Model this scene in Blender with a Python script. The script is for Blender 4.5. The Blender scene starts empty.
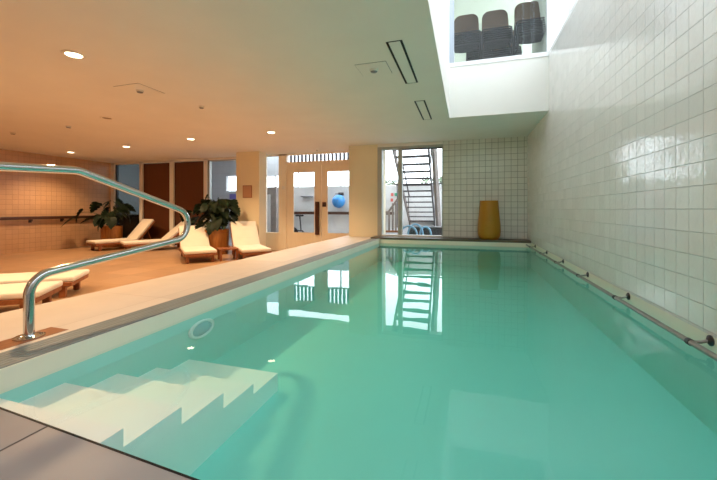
import bpy, bmesh, math, random
from mathutils import Vector, Matrix
random.seed(7)
R = math.radians
scene = bpy.context.scene
col = scene.collection

# ------------------------------------------------------------------ camera
cam_d = bpy.data.cameras.new('camera')
cam_d.sensor_width = 36.0
cam_d.lens = 350.0 / 717.0 * 36.0
cam_d.shift_y = -31.0 / 717.0
cam_d.clip_start = 0.02
cam_d.clip_end = 200
cam = bpy.data.objects.new('camera', cam_d)
cam.location = (0, 0, 0.641)
cam.rotation_euler = (R(90), 0, math.atan(107.5 / 350.0))
col.objects.link(cam)
scene.camera = cam

# ------------------------------------------------------------------ sky and exposure
world = bpy.data.worlds.new('overcast_sky')
world.use_nodes = True
scene.world = world
bgn = world.node_tree.nodes['Background']
bgn.inputs['Color'].default_value = (0.88, 0.93, 1.0, 1)
bgn.inputs['Strength'].default_value = 5.3
scene.view_settings.view_transform = 'Standard'
scene.view_settings.look = 'None'
scene.view_settings.gamma = 1.0
scene.view_settings.use_curve_mapping = False
scene.view_settings.exposure = 0.0
scene.cycles.use_denoising = True
scene.cycles.max_bounces = 14
scene.cycles.diffuse_bounces = 7
scene.cycles.glossy_bounces = 6
scene.cycles.transparent_max_bounces = 24
scene.cycles.sample_clamp_indirect = 8.0
LAMP_W = 165.0
LAMP_COL = (1.0, 0.64, 0.34)
LENS_E = 14.0

# portals: they only tell Cycles where the sky comes in
def portal(loc, rot, sx, sy):
    d = bpy.data.lights.new('sky_portal', 'AREA')
    d.shape = 'RECTANGLE'; d.size = sx; d.size_y = sy
    d.cycles.is_portal = True
    o = bpy.data.objects.new('sky_portal', d)
    o.location = loc; o.rotation_euler = rot
    col.objects.link(o)
portal((1.45, 3.1, 4.6), (0, R(90), 0), 3.2, 11.2)             # tall clerestory above the tiled wall
portal((-1.15, 7.98, 1.02), (R(-90), 0, 0), 1.4, 2.0)           # glazed opening beside the pool
portal((-3.65, 8.66, 1.0), (R(-90), 0, 0), 1.9, 2.3)            # double doors

# ------------------------------------------------------------------ levels
CEIL = 2.118      # lounge and pool ceiling
DECK = 0.0        # pool deck
FLOOR = -0.482    # lounge floor
WATER = -0.085
UP = 2.955        # upper storey floor
XW = 1.187        # tiled wall beside the pool
XP = -1.781       # left inner edge of the pool
BOT = -0.48       # pool bottom

# ------------------------------------------------------------------ materials
def mat(name):
    m = bpy.data.materials.new(name); m.use_nodes = True
    return m, m.node_tree, m.node_tree.nodes['Principled BSDF']

def simple(name, colr, rough=0.5, metal=0.0, var=0.0, scale=6.0, bump=0.0, bscale=40.0, spec=0.5, stretch=None):
    m, nt, b = mat(name)
    b.inputs['Base Color'].default_value = (*colr, 1)
    b.inputs['Roughness'].default_value = rough
    b.inputs['Metallic'].default_value = metal
    b.inputs['Specular IOR Level'].default_value = spec
    tc = nt.nodes.new('ShaderNodeTexCoord')
    src = tc.outputs['Object']
    if stretch:
        mp = nt.nodes.new('ShaderNodeMapping'); mp.inputs['Scale'].default_value = stretch
        nt.links.new(src, mp.inputs['Vector']); src = mp.outputs['Vector']
    if var > 0:
        n = nt.nodes.new('ShaderNodeTexNoise'); n.inputs['Scale'].default_value = scale; n.inputs['Detail'].default_value = 5
        nt.links.new(src, n.inputs['Vector'])
        r = nt.nodes.new('ShaderNodeValToRGB')
        r.color_ramp.elements[0].position = 0.3; r.color_ramp.elements[1].position = 0.7
        r.color_ramp.elements[0].color = (*[max(0, c * (1 - var)) for c in colr], 1)
        r.color_ramp.elements[1].color = (*[min(1, c * (1 + var)) for c in colr], 1)
        nt.links.new(n.outputs['Fac'], r.inputs['Fac'])
        nt.links.new(r.outputs['Color'], b.inputs['Base Color'])
    if bump > 0:
        n2 = nt.nodes.new('ShaderNodeTexNoise'); n2.inputs['Scale'].default_value = bscale; n2.inputs['Detail'].default_value = 3
        nt.links.new(src, n2.inputs['Vector'])
        bp = nt.nodes.new('ShaderNodeBump'); bp.inputs['Strength'].default_value = bump; bp.inputs['Distance'].default_value = 0.02
        nt.links.new(n2.outputs['Fac'], bp.inputs['Height'])
        nt.links.new(bp.outputs['Normal'], b.inputs['Normal'])
    return m

def tiled(name, colr, grout, axes, size, off=(0, 0), mortar=0.003, rough=0.12, tilt=0.03, wave=0.25, var=0.04, wscale=14.0, size2=None, spec=0.5):
    """square tiles laid on two of the object axes, each with its own slight tilt and uneven glaze"""
    size2 = size2 or size
    m, nt, b = mat(name)
    L = nt.links
    tc = nt.nodes.new('ShaderNodeTexCoord')
    sp = nt.nodes.new('ShaderNodeSeparateXYZ'); L.new(tc.outputs['Object'], sp.inputs[0])
    def math_(op, a, v):
        n = nt.nodes.new('ShaderNodeMath'); n.operation = op
        if isinstance(a, (int, float)): n.inputs[0].default_value = a
        else: L.new(a, n.inputs[0])
        if isinstance(v, (int, float)): n.inputs[1].default_value = v
        else: L.new(v, n.inputs[1])
        return n.outputs[0]
    u = math_('DIVIDE', math_('SUBTRACT', sp.outputs[axes[0]], off[0]), size)
    v = math_('DIVIDE', math_('SUBTRACT', sp.outputs[axes[1]], off[1]), size2)
    def edge(t, s):
        f = math_('FRACT', t, 0)
        d = math_('ABSOLUTE', math_('SUBTRACT', f, 0.5), 0)
        return math_('MULTIPLY', math_('SUBTRACT', 0.5, d), s)        # distance to the joint in metres
    d = math_('MINIMUM', edge(u, size), edge(v, size2))
    g = nt.nodes.new('ShaderNodeMapRange'); g.interpolation_type = 'SMOOTHSTEP'
    g.inputs['From Min'].default_value = mortar * 0.35; g.inputs['From Max'].default_value = mortar * 0.9
    L.new(d, g.inputs['Value'])
    fl = nt.nodes.new('ShaderNodeCombineXYZ')
    L.new(math_('FLOOR', u, 0), fl.inputs[0]); L.new(math_('FLOOR', v, 0), fl.inputs[1])
    wn = nt.nodes.new('ShaderNodeTexWhiteNoise'); wn.noise_dimensions = '3D'; L.new(fl.outputs[0], wn.inputs['Vector'])
    # colour
    cr = nt.nodes.new('ShaderNodeValToRGB')
    cr.color_ramp.elements[0].color = (*[c * (1 - var) for c in colr], 1)
    cr.color_ramp.elements[1].color = (*[min(1, c * (1 + var)) for c in colr], 1)
    L.new(wn.outputs['Value'], cr.inputs['Fac'])
    cn = nt.nodes.new('ShaderNodeTexNoise'); cn.inputs['Scale'].default_value = 5.0; cn.inputs['Detail'].default_value = 6
    L.new(tc.outputs['Object'], cn.inputs['Vector'])
    mul = nt.nodes.new('ShaderNodeMix'); mul.data_type = 'RGBA'; mul.blend_type = 'MULTIPLY'
    mul.inputs['Factor'].default_value = min(1.0, var * 5)
    L.new(cr.outputs['Color'], mul.inputs[6])
    c2 = nt.nodes.new('ShaderNodeValToRGB'); c2.color_ramp.elements[0].position = 0.3; c2.color_ramp.elements[1].position = 0.7
    c2.color_ramp.elements[0].color = (0.82, 0.82, 0.82, 1); c2.color_ramp.elements[1].color = (1, 1, 1, 1)
    L.new(cn.outputs['Fac'], c2.inputs['Fac']); L.new(c2.outputs['Color'], mul.inputs[7])
    mx = nt.nodes.new('ShaderNodeMix'); mx.data_type = 'RGBA'
    mx.inputs[6].default_value = (*grout, 1)
    L.new(g.outputs['Result'], mx.inputs['Factor']); L.new(mul.outputs[2], mx.inputs[7])
    L.new(mx.outputs[2], b.inputs['Base Color'])
    rr = nt.nodes.new('ShaderNodeMapRange'); rr.inputs['To Min'].default_value = 0.7; rr.inputs['To Max'].default_value = rough
    L.new(g.outputs['Result'], rr.inputs['Value']); L.new(rr.outputs['Result'], b.inputs['Roughness'])
    b.inputs['Specular IOR Level'].default_value = spec
    # relief
    nz = nt.nodes.new('ShaderNodeTexNoise'); nz.inputs['Scale'].default_value = wscale; nz.inputs['Detail'].default_value = 2
    L.new(tc.outputs['Object'], nz.inputs['Vector'])
    h = math_('ADD', math_('MULTIPLY', nz.outputs['Fac'], wave), math_('MULTIPLY', g.outputs['Result'], 0.25))
    bp = nt.nodes.new('ShaderNodeBump'); bp.inputs['Strength'].default_value = 1.0; bp.inputs['Distance'].default_value = 0.01
    L.new(h, bp.inputs['Height'])
    vs = nt.nodes.new('ShaderNodeVectorMath'); vs.operation = 'SUBTRACT'; vs.inputs[1].default_value = (0.5, 0.5, 0.5)
    L.new(wn.outputs['Color'], vs.inputs[0])
    vm = nt.nodes.new('ShaderNodeVectorMath'); vm.operation = 'SCALE'; vm.inputs['Scale'].default_value = tilt
    L.new(vs.outputs[0], vm.inputs[0])
    va = nt.nodes.new('ShaderNodeVectorMath'); va.operation = 'ADD'
    L.new(bp.outputs['Normal'], va.inputs[0]); L.new(vm.outputs[0], va.inputs[1])
    vn = nt.nodes.new('ShaderNodeVectorMath'); vn.operation = 'NORMALIZE'
    L.new(va.outputs[0], vn.inputs[0])
    L.new(vn.outputs[0], b.inputs['Normal'])
    return m

def glassy(name, tint=(0.96, 0.98, 0.98), ior=1.45, rough=0.0, ripple=0.0):
    m = bpy.data.materials.new(name); m.use_nodes = True
    nt = m.node_tree; nt.nodes.clear(); L = nt.links
    o = nt.nodes.new('ShaderNodeOutputMaterial')
    t = nt.nodes.new('ShaderNodeBsdfTransparent'); t.inputs['Color'].default_value = (*tint, 1)
    g = nt.nodes.new('ShaderNodeBsdfGlossy'); g.inputs['Roughness'].default_value = rough
    # Schlick reflectance from the angle of incidence, the same from both sides of the sheet
    f0 = ((ior-1)/(ior+1))**2
    ge = nt.nodes.new('ShaderNodeNewGeometry')
    f = nt.nodes.new('ShaderNodeVectorMath'); f.operation = 'DOT_PRODUCT'
    L.new(ge.outputs['Incoming'], f.inputs[0]); L.new(ge.outputs['Normal'], f.inputs[1])
    def mth(op, a, b_):
        n_ = nt.nodes.new('ShaderNodeMath'); n_.operation = op
        for i_, q in enumerate((a, b_)):
            if isinstance(q, (int, float)): n_.inputs[i_].default_value = q
            else: L.new(q, n_.inputs[i_])
        return n_.outputs[0]
    om = mth('SUBTRACT', 1.0, mth('ABSOLUTE', f.outputs['Value'], 0))
    fr = mth('ADD', f0, mth('MULTIPLY', 1-f0, mth('POWER', om, 5.0)))
    mx = nt.nodes.new('ShaderNodeMixShader')
    L.new(fr, mx.inputs[0]); L.new(t.outputs[0], mx.inputs[1]); L.new(g.outputs[0], mx.inputs[2])
    L.new(mx.outputs[0], o.inputs['Surface'])
    if ripple:
        tc = nt.nodes.new('ShaderNodeTexCoord')
        n = nt.nodes.new('ShaderNodeTexNoise'); n.inputs['Scale'].default_value = 2.2; n.inputs['Detail'].default_value = 2
        L.new(tc.outputs['Object'], n.inputs['Vector'])
        bp = nt.nodes.new('ShaderNodeBump'); bp.inputs['Strength'].default_value = ripple; bp.inputs['Distance'].default_value = 0.02
        L.new(n.outputs['Fac'], bp.inputs['Height'])
        L.new(bp.outputs['Normal'], g.inputs['Normal']); L.new(bp.outputs['Normal'], f.inputs[1])
    return m, nt, o

def emit(name, colr, strength):
    m = bpy.data.materials.new(name); m.use_nodes = True
    nt = m.node_tree; nt.nodes.clear()
    o = nt.nodes.new('ShaderNodeOutputMaterial'); e = nt.nodes.new('ShaderNodeEmission')
    e.inputs['Color'].default_value = (*colr, 1); e.inputs['Strength'].default_value = strength
    nt.links.new(e.outputs[0], o.inputs['Surface'])
    return m

def wood(name, c1, c2, rough=0.45, sc=(1, 1, 1), scale=9.0):
    m, nt, b = mat(name); L = nt.links
    tc = nt.nodes.new('ShaderNodeTexCoord'); mp = nt.nodes.new('ShaderNodeMapping'); mp.inputs['Scale'].default_value = sc
    L.new(tc.outputs['Object'], mp.inputs['Vector'])
    n = nt.nodes.new('ShaderNodeTexNoise'); n.inputs['Scale'].default_value = scale; n.inputs['Detail'].default_value = 8
    n.inputs['Distortion'].default_value = 0.6
    L.new(mp.outputs[0], n.inputs['Vector'])
    r = nt.nodes.new('ShaderNodeValToRGB'); r.color_ramp.elements[0].position = 0.32; r.color_ramp.elements[1].position = 0.68
    r.color_ramp.elements[0].color = (*c1, 1); r.color_ramp.elements[1].color = (*c2, 1)
    L.new(n.outputs['Fac'], r.inputs['Fac']); L.new(r.outputs['Color'], b.inputs['Base Color'])
    b.inputs['Roughness'].default_value = rough
    return m

M = {}
M['plaster'] = simple('white_plaster', (0.80, 0.78, 0.73), 0.85, var=0.02, scale=2, bump=0.05, bscale=60)
M['pillar'] = simple('lamp_tinted_pillar_paint', (0.80, 0.71, 0.50), 0.8, var=0.02, scale=2)  # white paint with the yellow of the warm lamps put into its colour
M['white'] = simple('white_paint', (0.80, 0.80, 0.80), 0.5, var=0.01)
M['tile_right'] = tiled('glazed_tile_pool_wall', (0.82, 0.81, 0.78), (0.50, 0.50, 0.48), (1, 2), 0.125, (0.03, 0.016), 0.0026, 0.015, 0.022, 0.13, 0.03, 30, None, 0.8)
M['tile_back'] = tiled('glazed_tile_end_wall', (0.76, 0.75, 0.68), (0.27, 0.26, 0.22), (0, 2), 0.124, (-0.477, 0.045), 0.0052, 0.14, 0.03, 0.25, 0.04, 12)
M['tile_lounge'] = tiled('glazed_tile_lounge_wall', (0.60, 0.37, 0.21), (0.42, 0.25, 0.14), (1, 2), 0.125, (0, 0.0), 0.0045, 0.28, 0.02, 0.10, 0.04, 10)
M['tile_gym'] = tiled('grey_wall_panel', (0.50, 0.52, 0.54), (0.36, 0.37, 0.39), (0, 2), 0.30, (0, 0.0), 0.006, 0.4, 0.0, 0.02, 0.03, 10)
M['stone_floor'] = tiled('warm_stone_lounge_floor', (0.48, 0.29, 0.155), (0.36, 0.21, 0.11), (0, 1), 0.62, (0.1, 0.2), 0.003, 0.42, 0.004, 0.03, 0.10, 6, 0.62)
M['stone_deck'] = tiled('pale_stone_deck', (0.74, 0.66, 0.58), (0.56, 0.48, 0.41), (0, 1), 0.62, (-2.74, 0.2), 0.003, 0.45, 0.003, 0.03, 0.08, 6, 0.9)
M['stone_near'] = tiled('grey_stone_coping', (0.36, 0.335, 0.33), (0.08, 0.07, 0.065), (0, 1), 0.78, (-1.18, -1.0), 0.006, 0.40, 0.003, 0.04, 0.12, 6, 5.0)
M['grate'] = simple('grey_overflow_grille', (0.23, 0.26, 0.25), 0.5, var=0.12, scale=4, stretch=(8, 0.6, 1))
M['liner'] = simple('turquoise_pool_liner', (0.33, 0.74, 0.70), 0.5, var=0.02, scale=1.2)
M['step'] = simple('pale_pool_step', (0.90, 0.94, 0.90), 0.5, var=0.02, scale=2)
M['rim'] = simple('cream_pool_rim', (0.82, 0.78, 0.64), 0.4, var=0.03, scale=3)
M['ledge'] = simple('dark_stone_ledge', (0.11, 0.085, 0.055), 0.5, var=0.15, scale=5)
M['steel'] = simple('polished_stainless_steel', (0.60, 0.62, 0.63), 0.07, 1.0)
M['rail_metal'] = simple('dull_grey_steel', (0.34, 0.30, 0.27), 0.30, 1.0, var=0.1, scale=20)
M['black_metal'] = simple('black_metal', (0.010, 0.010, 0.011), 0.5, 0.0, spec=0.25)
M['dark_metal'] = simple('dark_grey_metal', (0.06, 0.055, 0.06), 0.45, 0.4)
M['copper'] = wood('copper_brown_plate', (0.27, 0.085, 0.025), (0.38, 0.14, 0.05), 0.35, (6, 1, 1), 6)
M['alu'] = simple('grey_aluminium_frame', (0.42, 0.45, 0.42), 0.4, 0.3)
M['jamb'] = simple('blue_grey_frame', (0.42, 0.46, 0.52), 0.4)
M['maple'] = wood('pale_maple', (0.84, 0.74, 0.57), (0.88, 0.79, 0.63), 0.4, (8, 8, 0.7), 3)
M['dark_wood'] = wood('dark_red_wood', (0.045, 0.014, 0.007), (0.08, 0.026, 0.012), 0.35, (1, 1, 6), 8)
M['panel'] = wood('brown_wall_panel', (0.095, 0.027, 0.007), (0.125, 0.037, 0.010), 0.5, (20, 20, 0.6), 4)
M['teak'] = wood('red_brown_teak', (0.24, 0.075, 0.022), (0.36, 0.13, 0.045), 0.45, (2, 2, 2), 9)
M['cushion'] = simple('cream_cushion_fabric', (0.84, 0.79, 0.70), 0.9, var=0.03, scale=5, bump=0.2, bscale=90)
M['barrel'] = wood('orange_wood_planter', (0.30, 0.10, 0.018), (0.50, 0.20, 0.04), 0.4, (14, 14, 0.8), 4)
M['soil'] = simple('dark_soil', (0.05, 0.035, 0.02), 0.95, var=0.4, scale=40)
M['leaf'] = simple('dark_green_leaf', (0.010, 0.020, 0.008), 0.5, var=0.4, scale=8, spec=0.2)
M['stem'] = simple('green_stem', (0.06, 0.08, 0.03), 0.6)
M['mustard'] = simple('mustard_yellow_glaze', (0.42, 0.19, 0.010), 0.35, var=0.03, scale=3)
M['plywood'] = wood('brown_plywood', (0.10, 0.05, 0.017), (0.18, 0.092, 0.034), 0.35, (1, 1, 5), 5)
M['paper'] = simple('pinkish_paper', (0.55, 0.30, 0.18), 0.8)
M['ink'] = simple('brown_ink', (0.28, 0.13, 0.07), 0.8)
M['plastic'] = simple('white_plastic', (0.78, 0.74, 0.66), 0.4)
M['grey_plastic'] = simple('grey_plastic', (0.16, 0.17, 0.20), 0.4)
M['dim_disc'] = simple('dull_grey_lens', (0.28, 0.20, 0.13), 0.5)
M['ball'] = simple('blue_vinyl', (0.035, 0.25, 0.60), 0.3)
M['hose'] = simple('pale_blue_hose', (0.28, 0.52, 0.72), 0.4)
M['concrete'] = simple('pale_concrete', (0.62, 0.62, 0.61), 0.8, var=0.06, scale=3)
M['terrace'] = simple('grey_terrace', (0.30, 0.30, 0.31), 0.8, var=0.1, scale=3)
M['weathered'] = simple('weathered_grey_wood', (0.25, 0.215, 0.20), 0.7, var=0.15, scale=6)
M['violet'] = simple('violet_print', (0.15, 0.14, 0.42), 0.6)
M['red'] = simple('red_plate', (0.60, 0.12, 0.10), 0.5)
M['green'] = simple('green_plate', (0.05, 0.38, 0.22), 0.5)
M['tree'] = simple('hazed_tree_leaf', (0.20, 0.25, 0.17), 0.6, var=0.3, scale=3)  # leaf colour paled to carry the distant haze
M['upper_wall'] = simple('pale_green_white_wall', (0.70, 0.74, 0.62), 0.8)
M['glass'], _, _ = glassy('window_glass', (0.95, 0.97, 0.97), 1.45)
M['smoke_glass'], _, _ = glassy('dim_window_glass', (0.55, 0.60, 0.60), 1.5)
M['lens'] = emit('warm_lamp_lens', (1.0, 0.82, 0.55), LENS_E)
M['pool_lens'] = simple('blue_lamp_glass', (0.30, 0.62, 0.68), 0.15)
M['pool_ring'] = simple('pale_blue_ring', (0.72, 0.90, 0.90), 0.3)

wm, wnt, wout = glassy('pool_water_surface', (0.98, 1.0, 1.0), 1.33, 0.0, 0.06)
va_ = wnt.nodes.new('ShaderNodeVolumeAbsorption')
va_.inputs['Color'].default_value = (0.56, 0.94, 0.86, 1)
va_.inputs['Density'].default_value = 1.1
wnt.links.new(va_.outputs[0], wout.inputs['Volume'])
M['water'] = wm

# ------------------------------------------------------------------ mesh helpers
class MB:
    def __init__(self): self.bm = bmesh.new()
    def box(self, x0, x1, y0, y1, z0, z1, mtx=None):
        vs = [self.bm.verts.new(Vector(p)) for p in ((x0,y0,z0),(x1,y0,z0),(x1,y1,z0),(x0,y1,z0),(x0,y0,z1),(x1,y0,z1),(x1,y1,z1),(x0,y1,z1))]
        if mtx is not None:
            for v in vs: v.co = mtx @ v.co
        for f in ((0,3,2,1),(4,5,6,7),(0,1,5,4),(1,2,6,5),(2,3,7,6),(3,0,4,7)):
            self.bm.faces.new([vs[i] for i in f])
        return self
    def rbox(self, x0, x1, y0, y1, z0, z1, r=0.01, seg=2, mtx=None):
        b = bmesh.new()
        vs = [b.verts.new(p) for p in ((x0,y0,z0),(x1,y0,z0),(x1,y1,z0),(x0,y1,z0),(x0,y0,z1),(x1,y0,z1),(x1,y1,z1),(x0,y1,z1))]
        for f in ((0,3,2,1),(4,5,6,7),(0,1,5,4),(1,2,6,5),(2,3,7,6),(3,0,4,7)): b.faces.new([vs[i] for i in f])
        bmesh.ops.bevel(b, geom=b.edges[:], offset=r, segments=seg, profile=0.5, affect='EDGES')
        self._merge(b, mtx); return self
    def _merge(self, b, mtx=None):
        if mtx is not None: bmesh.ops.transform(b, matrix=mtx, verts=b.verts)
        me = bpy.data.meshes.new('tmp'); b.to_mesh(me); b.free(); self.bm.from_mesh(me); bpy.data.meshes.remove(me)
    def prism(self, pts, z0, z1):
        lo = [self.bm.verts.new((x, y, z0)) for x, y in pts]; hi = [self.bm.verts.new((x, y, z1)) for x, y in pts]
        n = len(pts)
        self.bm.faces.new(lo[::-1]); self.bm.faces.new(hi)
        for i in range(n): self.bm.faces.new((lo[i], lo[(i+1) % n], hi[(i+1) % n], hi[i]))
        return self
    def tube(self, pts, r, n=12, closed=False, cap=True):
        pts = [Vector(p) for p in pts]; rings = []; m = len(pts)
        prev = None
        for i, p in enumerate(pts):
            if closed: t = pts[(i+1) % m] - pts[i-1]
            else: t = pts[min(i+1, m-1)] - pts[max(i-1, 0)]
            t.normalize()
            if prev is None:
                a = Vector((0,0,1)) if abs(t.z) < .9 else Vector((1,0,0))
                nrm = t.cross(a).normalized()
            else:
                nrm = (prev - t * prev.dot(t)).normalized()
            prev = nrm; bn = t.cross(nrm)
            rr = r[i] if isinstance(r, (list, tuple)) else r
            rings.append([self.bm.verts.new(p + (nrm*math.cos(2*math.pi*k/n) + bn*math.sin(2*math.pi*k/n))*rr) for k in range(n)])
        for i in range(m if closed else m-1):
            a, b = rings[i], rings[(i+1) % m]
            for k in range(n): self.bm.faces.new((a[k], a[(k+1)%n], b[(k+1)%n], b[k]))
        if cap and not closed:
            self.bm.faces.new(rings[0][::-1]); self.bm.faces.new(rings[-1])
        return self
    def lathe(self, prof, c=(0,0,0), n=32, mtx=None, cap=True):
        """profile of (radius, height) about the z axis"""
        b = bmesh.new(); rings = []
        for r, z in prof:
            if r < 1e-6: rings.append([b.verts.new((0,0,z))])
            else: rings.append([b.verts.new((r*math.cos(2*math.pi*k/n), r*math.sin(2*math.pi*k/n), z)) for k in range(n)])
        for a, d in zip(rings[:-1], rings[1:]):
            for k in range(n):
                k2 = (k+1) % n
                q = [a[k % len(a)], a[k2 % len(a)], d[k2 % len(d)], d[k % len(d)]]
                u = []
                for v in q:
                    if v not in u: u.append(v)
                if len(u) > 2: b.faces.new(u)
        if cap:
            if len(rings[0]) > 1: b.faces.new(rings[0][::-1])
            if len(rings[-1]) > 1: b.faces.new(rings[-1])
        bmesh.ops.translate(b, vec=Vector(c), verts=b.verts) if mtx is None else None
        self._merge(b, mtx); return self
    def build(self, name, m, parent=None, smooth=None, bevel=0.0):
        if bevel > 0:
            bmesh.ops.bevel(self.bm, geom=[e for e in self.bm.edges if e.is_manifold and e.calc_face_angle(0) > 0.6], offset=bevel, segments=2, profile=0.5, affect='EDGES')
        bmesh.ops.recalc_face_normals(self.bm, faces=self.bm.faces[:])
        me = bpy.data.meshes.new(name); self.bm.to_mesh(me); self.bm.free()
        if smooth is not None:
            for p in me.polygons: p.use_smooth = True
            me.set_sharp_from_angle(angle=R(smooth))
        me.materials.append(m if not isinstance(m, str) else M[m])
        o = bpy.data.objects.new(name, me); col.objects.link(o)
        if parent is not None: o.parent = parent
        return o

def tag(o, label=None, cat=None, group=None, kind=None):
    if label: o['label'] = label
    if cat: o['category'] = cat
    if group: o['group'] = group
    if kind: o['kind'] = kind
    return o

def thing(name, label, cat, loc=(0,0,0), rz=0.0, group=None):
    o = bpy.data.objects.new(name, None); col.objects.link(o)
    o.empty_display_size = 0.1
    o.location = loc; o.rotation_euler = (0, 0, rz)
    return tag(o, label, cat, group)

def struct(name, mb, m, label=None, parent=None, **kw):
    o = mb.build(name, m, parent, **kw)
    if parent is None: o['kind'] = 'structure'
    if label: o['label'] = label
    return o

def sempty(name, label):
    o = bpy.data.objects.new(name, None); col.objects.link(o); o['kind'] = 'structure'; o['label'] = label
    return o

def copy_tree(o, parent=None):
    c = o.copy(); col.objects.link(c)
    if parent is not None: c.parent = parent
    for ch in o.children: copy_tree(ch, c)
    return c

# ================================================================== SETTING
# --- floors and decks
struct('floor', MB().box(-11.05, -2.74, -2.5, 8.6, FLOOR-0.1, FLOOR), 'stone_floor', 'warm tan stone floor of the lounge')
struct('pool_deck', MB().box(-2.74, -1.981, -2.5, 8.5, FLOOR-0.1, DECK), 'stone_deck', 'pale stone walkway along the pool, raised above the lounge')
near = [(-1.981, -2.5), (1.187, -2.5), (1.187, 0.545), (-1.981, 0.775)]
struct('coping_deck', MB().prism(near, FLOOR-0.1, DECK), 'stone_near', 'grey stone slabs at the near end of the pool')
e0, e1 = Vector((-1.981, 0.775, 0)), Vector((1.187, 0.545, 0))
mb = MB(); mb.prism([(e0.x, e0.y), (e1.x, e1.y), (e1.x, e1.y+0.006), (e0.x, e0.y+0.006)], -0.075, 0.001)
struct('trim_coping', mb, 'black_metal', 'dark metal edging of the near coping')
# --- pool shell
mb = MB(); mb.box(-1.981, 1.4, 0.3, 7.8, BOT-0.15, BOT)
mb.box(-1.95, XP, 0.6, 7.5, BOT, -0.10)
mb.box(XW, 1.4, 0.3, 7.5, BOT, -0.10)
mb.box(XP, XW, 7.35, 7.8, BOT, -0.10)
struct('pool_basin', mb, 'liner', 'turquoise pool basin')
mb = MB()
mb.box(-1.95, -1.788, 0.76, 7.5, -0.10, -0.03); mb.box(-1.788, XP, 0.76, 7.5, -0.10, -0.002)
mb.box(XW, 1.4, 0.5, 7.5, -0.10, 0.0)
mb.box(XP, XW, 7.35, 7.8, -0.10, -0.012)
struct('trim_pool_rim', mb, 'rim', 'cream rim around the water')
mb = MB()
for i in range(4): pass
Ys = [0.62, 0.90, 1.154, 1.412, 1.66, 1.917]; Zs = [-0.102, -0.166, -0.239, -0.314, -0.371]
for i in range(5): mb.box(XP, -1.11, Ys[i], Ys[i+1], BOT, Zs[i])
struct('pool_steps', mb, 'step', 'flight of pale underwater steps at the near left corner of the pool')
struct('ledge', MB().box(-1.981, XW, 7.345, 7.8, -0.012, 0.028), 'ledge', 'dark stone ledge under the end wall')
w = MB().box(XP-0.05, XW+0.05, 0.58, 7.40, BOT-0.05, WATER).build('water', 'water')
tag(w, 'still green pool water reflecting the stairs and windows', 'water', kind='stuff')

# --- ceiling: slab with the light well cut out, notch under the upper floor
WX0, WY1 = -0.257, 5.86
mb = MB()
mb.box(-11.05, WX0, -2.5, 8.6, CEIL, UP-0.02)
mb.box(WX0, 1.4, WY1, 8.0, CEIL, UP-0.02)
struct('ceiling', mb, 'plaster', 'smooth plaster ceiling over lounge and pool')
struct('wall_well', MB().box(WX0-0.2, WX0, -2.5, 8.6, UP-0.02, 6.2), 'white', 'white side wall of the light well')
# --- walls
struct('wall_right', MB().box(XW, 1.4, -2.5, 8.0, 0.0, UP-0.005), 'tile_right', 'white glazed square tile wall beside the pool')
mb = MB(); mb.box(-0.477, XW, 7.8, 8.0, 0.0, CEIL)
struct('wall_back', mb, 'tile_back', 'tiled end wall behind the yellow planter')
struct('wall_left', MB().box(-11.2, -10.95, -2.5, 8.6, FLOOR, CEIL), 'tile_lounge', 'tiled side wall of the lounge')
struct('wall_front', MB().box(-11.05, 1.4, -2.7, -2.5, FLOOR, 6.2), 'plaster', 'plain wall behind the viewer')
struct('wall_pillar', MB().box(-2.63, -1.93, 7.8, 8.6, DECK, CEIL), 'pillar', 'plastered pillar between the doors and the glazed opening')
struct('wall_column', MB().box(-5.74, -5.05, 7.8, 8.12, FLOOR, CEIL), 'pillar', 'plastered pillar behind the loungers')
# lounge rear wall pieces: posts, head, low parts
mb = MB()
for a, b in ((-10.95, -10.80), (-9.755, -9.633), (-8.575, -8.424), (-7.325, -7.215)): mb.box(a, b, 8.44, 8.6, FLOOR, CEIL)
mb.box(-10.95, -5.7, 8.44, 8.6, CEIL-0.055, CEIL)
struct('trim_lounge_posts', mb, 'plaster', 'pale posts between the rear wall panels')

def pane(name, x0, x1, y, z0, z1, m='glass', parent=None, th=0.012):
    return MB().box(x0, x1, y, y+th, z0, z1).build(name, m, parent)

# window_1 dim glass far left, brown panels, window_2 to gym
w1 = sempty('window_1', 'dim glazed panel in the far corner of the lounge')
pane('pane', -10.80, -9.755, 8.52, FLOOR+0.06, CEIL-0.055, 'smoke_glass', w1)
MB().box(-10.80, -9.755, 8.50, 8.56, FLOOR, FLOOR+0.06).build('sill', 'alu', w1)
MB().box(-10.80, -10.755, 8.49, 8.56, FLOOR+0.06, CEIL-0.055).build('frame', 'dark_metal', w1)
for i, (a, b) in enumerate(((-9.633, -8.575), (-8.424, -7.325))):
    o = thing('wall_panel', ['tall dark brown panel on rear wall, left of the two', 'tall dark brown panel on rear wall, beside the plant'][i], 'panel', ((a+b)/2, 8.50, FLOOR), 0, 'brown panels on the rear wall')
    hw = (b-a)/2
    MB().box(-hw, hw, 0, 0.05, 0.02, CEIL-FLOOR-0.07).build('board', 'panel', o)
    mb = MB(); mb.box(-hw, -hw+0.025, -0.012, 0.0, 0.02, CEIL-FLOOR-0.07); mb.box(hw-0.025, hw, -0.012, 0.0, 0.02, CEIL-FLOOR-0.07); mb.box(-hw, hw, -0.012, 0, CEIL-FLOOR-0.095, CEIL-FLOOR-0.07)
    mb.build('edge_frame', 'dark_wood', o)
w2 = sempty('window_2', 'glazed panel into the gym behind the plant')
pane('pane', -7.215, -5.74, 8.52, FLOOR+0.08, CEIL-0.055, 'glass', w2)
mb = MB(); mb.box(-7.215, -7.15, 8.48, 8.57, FLOOR, CEIL-0.055); mb.box(-7.215, -5.7, 8.48, 8.57, FLOOR, FLOOR+0.08); mb.box(-7.215, -5.7, 8.48, 8.57, CEIL-0.085, CEIL-0.055)
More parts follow.
